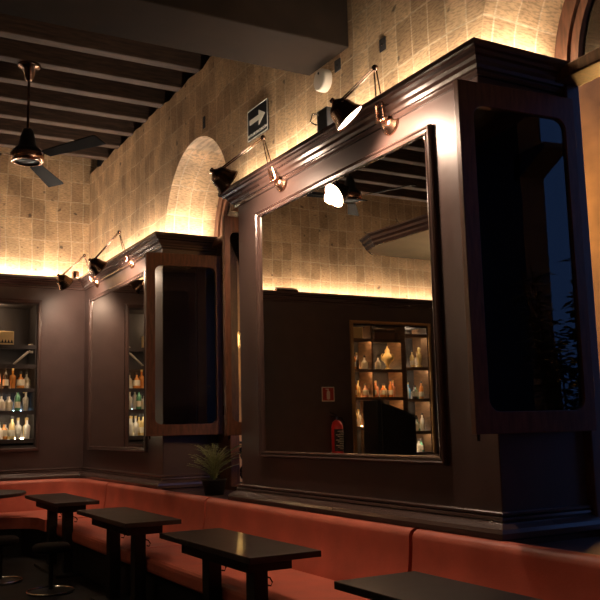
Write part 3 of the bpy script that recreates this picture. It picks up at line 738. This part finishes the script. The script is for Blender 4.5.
path = [(XB, 10.228), (XB, 10.6)] + [(XB-.60+.60*math.cos(a), YBK-.60+.60*math.sin(a)) for a in [k*PI/24 for k in range(13)]] + [(1.5, YBK), (.6, YBK), (-.6, YBK)]
P('backrest', sweep(bmesh.new(), path, back_prof()), LEATHER)
so = [(3.0, 10.226), (3.0, 11.1)] + [(3.0-.5+.5*math.cos(a), 11.58-.5+.5*math.sin(a)) for a in [k*PI/16 for k in range(9)]] + [(-.6, 11.58), (-.6, 10.86)]
so += [(2.33-.45+.45*math.cos(a), 10.86-.45+.45*math.sin(a)) for a in [PI/2-k*PI/16 for k in range(8)]] + [(2.33, 10.226)]
P('seat', prism(bmesh.new(), so, ZSEAT-.13, ZSEAT), LEATHER, bevel=.04)
sb = [(min(x, 9), y) for x, y in so]
P('base', prism(bmesh.new(), [(3.0, 10.23), (3.0, 11.5), (-.55, 11.5), (-.55, 10.95), (1.9, 10.95), (2.2, 10.85), (2.42, 10.5), (2.42, 10.23)], .001, ZSEAT-.13), BLACK)

# ------------------------------------------------------------------ tables
def table(x0, x1, y0, y1, label, proto):
    cx, cy = (x0+x1)/2, (y0+y1)/2
    if proto: return dup(proto, (cx, cy, 0), 0, label)
    w, l = (x1-x0)/2, (y1-y0)/2; zt = .75
    t = thing('bar_table', label, 'table', (cx, cy, 0), 0, 'black tables along the banquette')
    obj('tabletop', B(-w, w, -l, l, zt-.035, zt), TABLE, t, bevel=.003)
    obj('apron', B(-w+.08, w-.08, -l+.20, l-.20, zt-.115, zt-.035), BLACK, t, bevel=.003)
    for s in (-1, 1):
        lg = obj('leg', B(-.045, .045, s*.33-.055, s*.33+.055, .03, zt-.115), BLACK, t, bevel=.004)
        obj('bag_hook', tube(bmesh.new(), [(.045, s*.33, .58), (.085, s*.33, .565), (.10, s*.33, .54), (.09, s*.33, .52), (.07, s*.33, .525)], .005), DBRASS, lg)
    obj('foot', B(-.15, .15, -.50, .50, .0, .03), BLACK, t, bevel=.006)
    return t
T = table(2.055, 2.50, 4.28, 5.68, 'black narrow table at the lower middle of the photo', None)
table(2.055, 2.50, 6.42, 7.80, 'black table, third from the right along the banquette', T)
table(2.07, 2.52, 8.72, 10.08, 'black table near the far corner, beside the round table', T)
table(2.06, 2.50, 2.03, 3.41, 'black table cut off by the lower right picture edge', T)
t = thing('round_table', 'round dark table cut off by the left picture edge', 'table', (1.66, 10.92, 0))
obj('tabletop', lathe(bmesh.new(), [(0, .71), (.57, .71), (.585, .72), (.585, .745), (.575, .75), (0, .75)], n=48), TABLE, t)
obj('column', lathe(bmesh.new(), [(0, .02), (.05, .02), (.045, .71), (0, .71)]), BLACK, t); obj('foot', lathe(bmesh.new(), [(0, 0), (.28, 0), (.27, .02), (0, .03)], n=32), BLACK, t)
def stool(x, y, label, proto=None):
    if proto: return dup(proto, (x, y, 0), 0, label)
    t = thing('low_stool', label, 'stool', (x, y, 0), 0, 'low stools in the aisle')
    obj('seat', lathe(bmesh.new(), [(0, .36), (.15, .36), (.17, .375), (.17, .41), (.15, .43), (0, .435)], n=32), BLADE, t, smooth=True)
    obj('column', lathe(bmesh.new(), [(0, .02), (.02, .02), (.02, .36), (0, .36)]), BLACK, t)
    obj('foot', lathe(bmesh.new(), [(0, 0), (.21, 0), (.21, .012), (.05, .03), (0, .03)], n=40), BLACK, t)
    pts = [(.21*math.cos(2*PI*k/40), .21*math.sin(2*PI*k/40), .018) for k in range(41)]
    obj('foot_rim', tube(bmesh.new(), pts, .007, 6), CHROME, t)
    return t
s0 = stool(1.93, 8.20, 'low dark stool with metal rimmed foot, nearer of two')
stool(1.64, 9.06, 'low dark stool with metal rimmed foot at left edge', s0)

# ------------------------------------------------------------------ fern on the window sill
t = thing('potted_fern', 'wispy green potted plant on the sill behind the banquette', 'plant', (3.40, 7.85, -.64+H))
obj('pot', lathe(bmesh.new(), [(0, 0), (.09, 0), (.12, .14), (.125, .15), (.11, .15), (.10, .12), (0, .12)]), BLACK, t, smooth=True)
FERN = mat('fern green', (.26, .30, .12), .45, var=.4, vscale=15)
bm = bmesh.new()
for k in range(95):
    a = random.uniform(0, 2*PI); lean = random.uniform(.03, .40); hh = random.uniform(.22, .52)
    pts = [Vector((lean*s*s*math.cos(a)*.8, lean*s*s*math.sin(a), .10+hh*(s-.25*s*s*s))) for s in [j/8 for j in range(9)]]
    tube(bm, pts, .0025, 4)
    for j in range(2, 9):
        for s in (-1, 1):
            leaf_mesh(bm, pts[j], (math.cos(a+s*1.2), math.sin(a+s*1.2), .3), random.uniform(.025, .05), .006)
obj('fronds', bm, FERN, t)

# ------------------------------------------------------------------ unseen globes added as fill light for the room, and dusk sky
def add_fill(x, y, z, e, label, r=.11, top=4.09):
    t = thing('fill_globe', label, 'fill light', (x, y, z+H))
    obj('globe', sphere(bmesh.new(), (0, 0, 0), r), GLOBE, t, smooth=True); obj('cord', rod(bmesh.new(), (0, 0, r), (0, 0, top-z), .006), BLACK, t)
    light('POINT', 'globe_fill_light', (0, 0, 0), e, (1, .74, .48), r+.01, parent=t)
    return t
add_fill(-2.6, 3.6, 1.0, 28, 'added fill globe over the bar side, outside the left of the photo')
add_fill(-.25, 7.2, 1.42, 66, 'added fill globe under the bar canopy, outside the photo', top=2.03)  # added to brighten the canopy underside
w = bpy.data.worlds.new('dusk'); bpy.context.scene.world = w; w.use_nodes = True
bg = w.node_tree.nodes['Background']; bg.inputs[0].default_value = (.10, .22, .62, 1); bg.inputs[1].default_value = .5

vs = bpy.context.scene.view_settings
vs.view_transform = 'Standard'; vs.look = 'None'; vs.gamma = 1; vs.use_curve_mapping = False; vs.exposure = 0
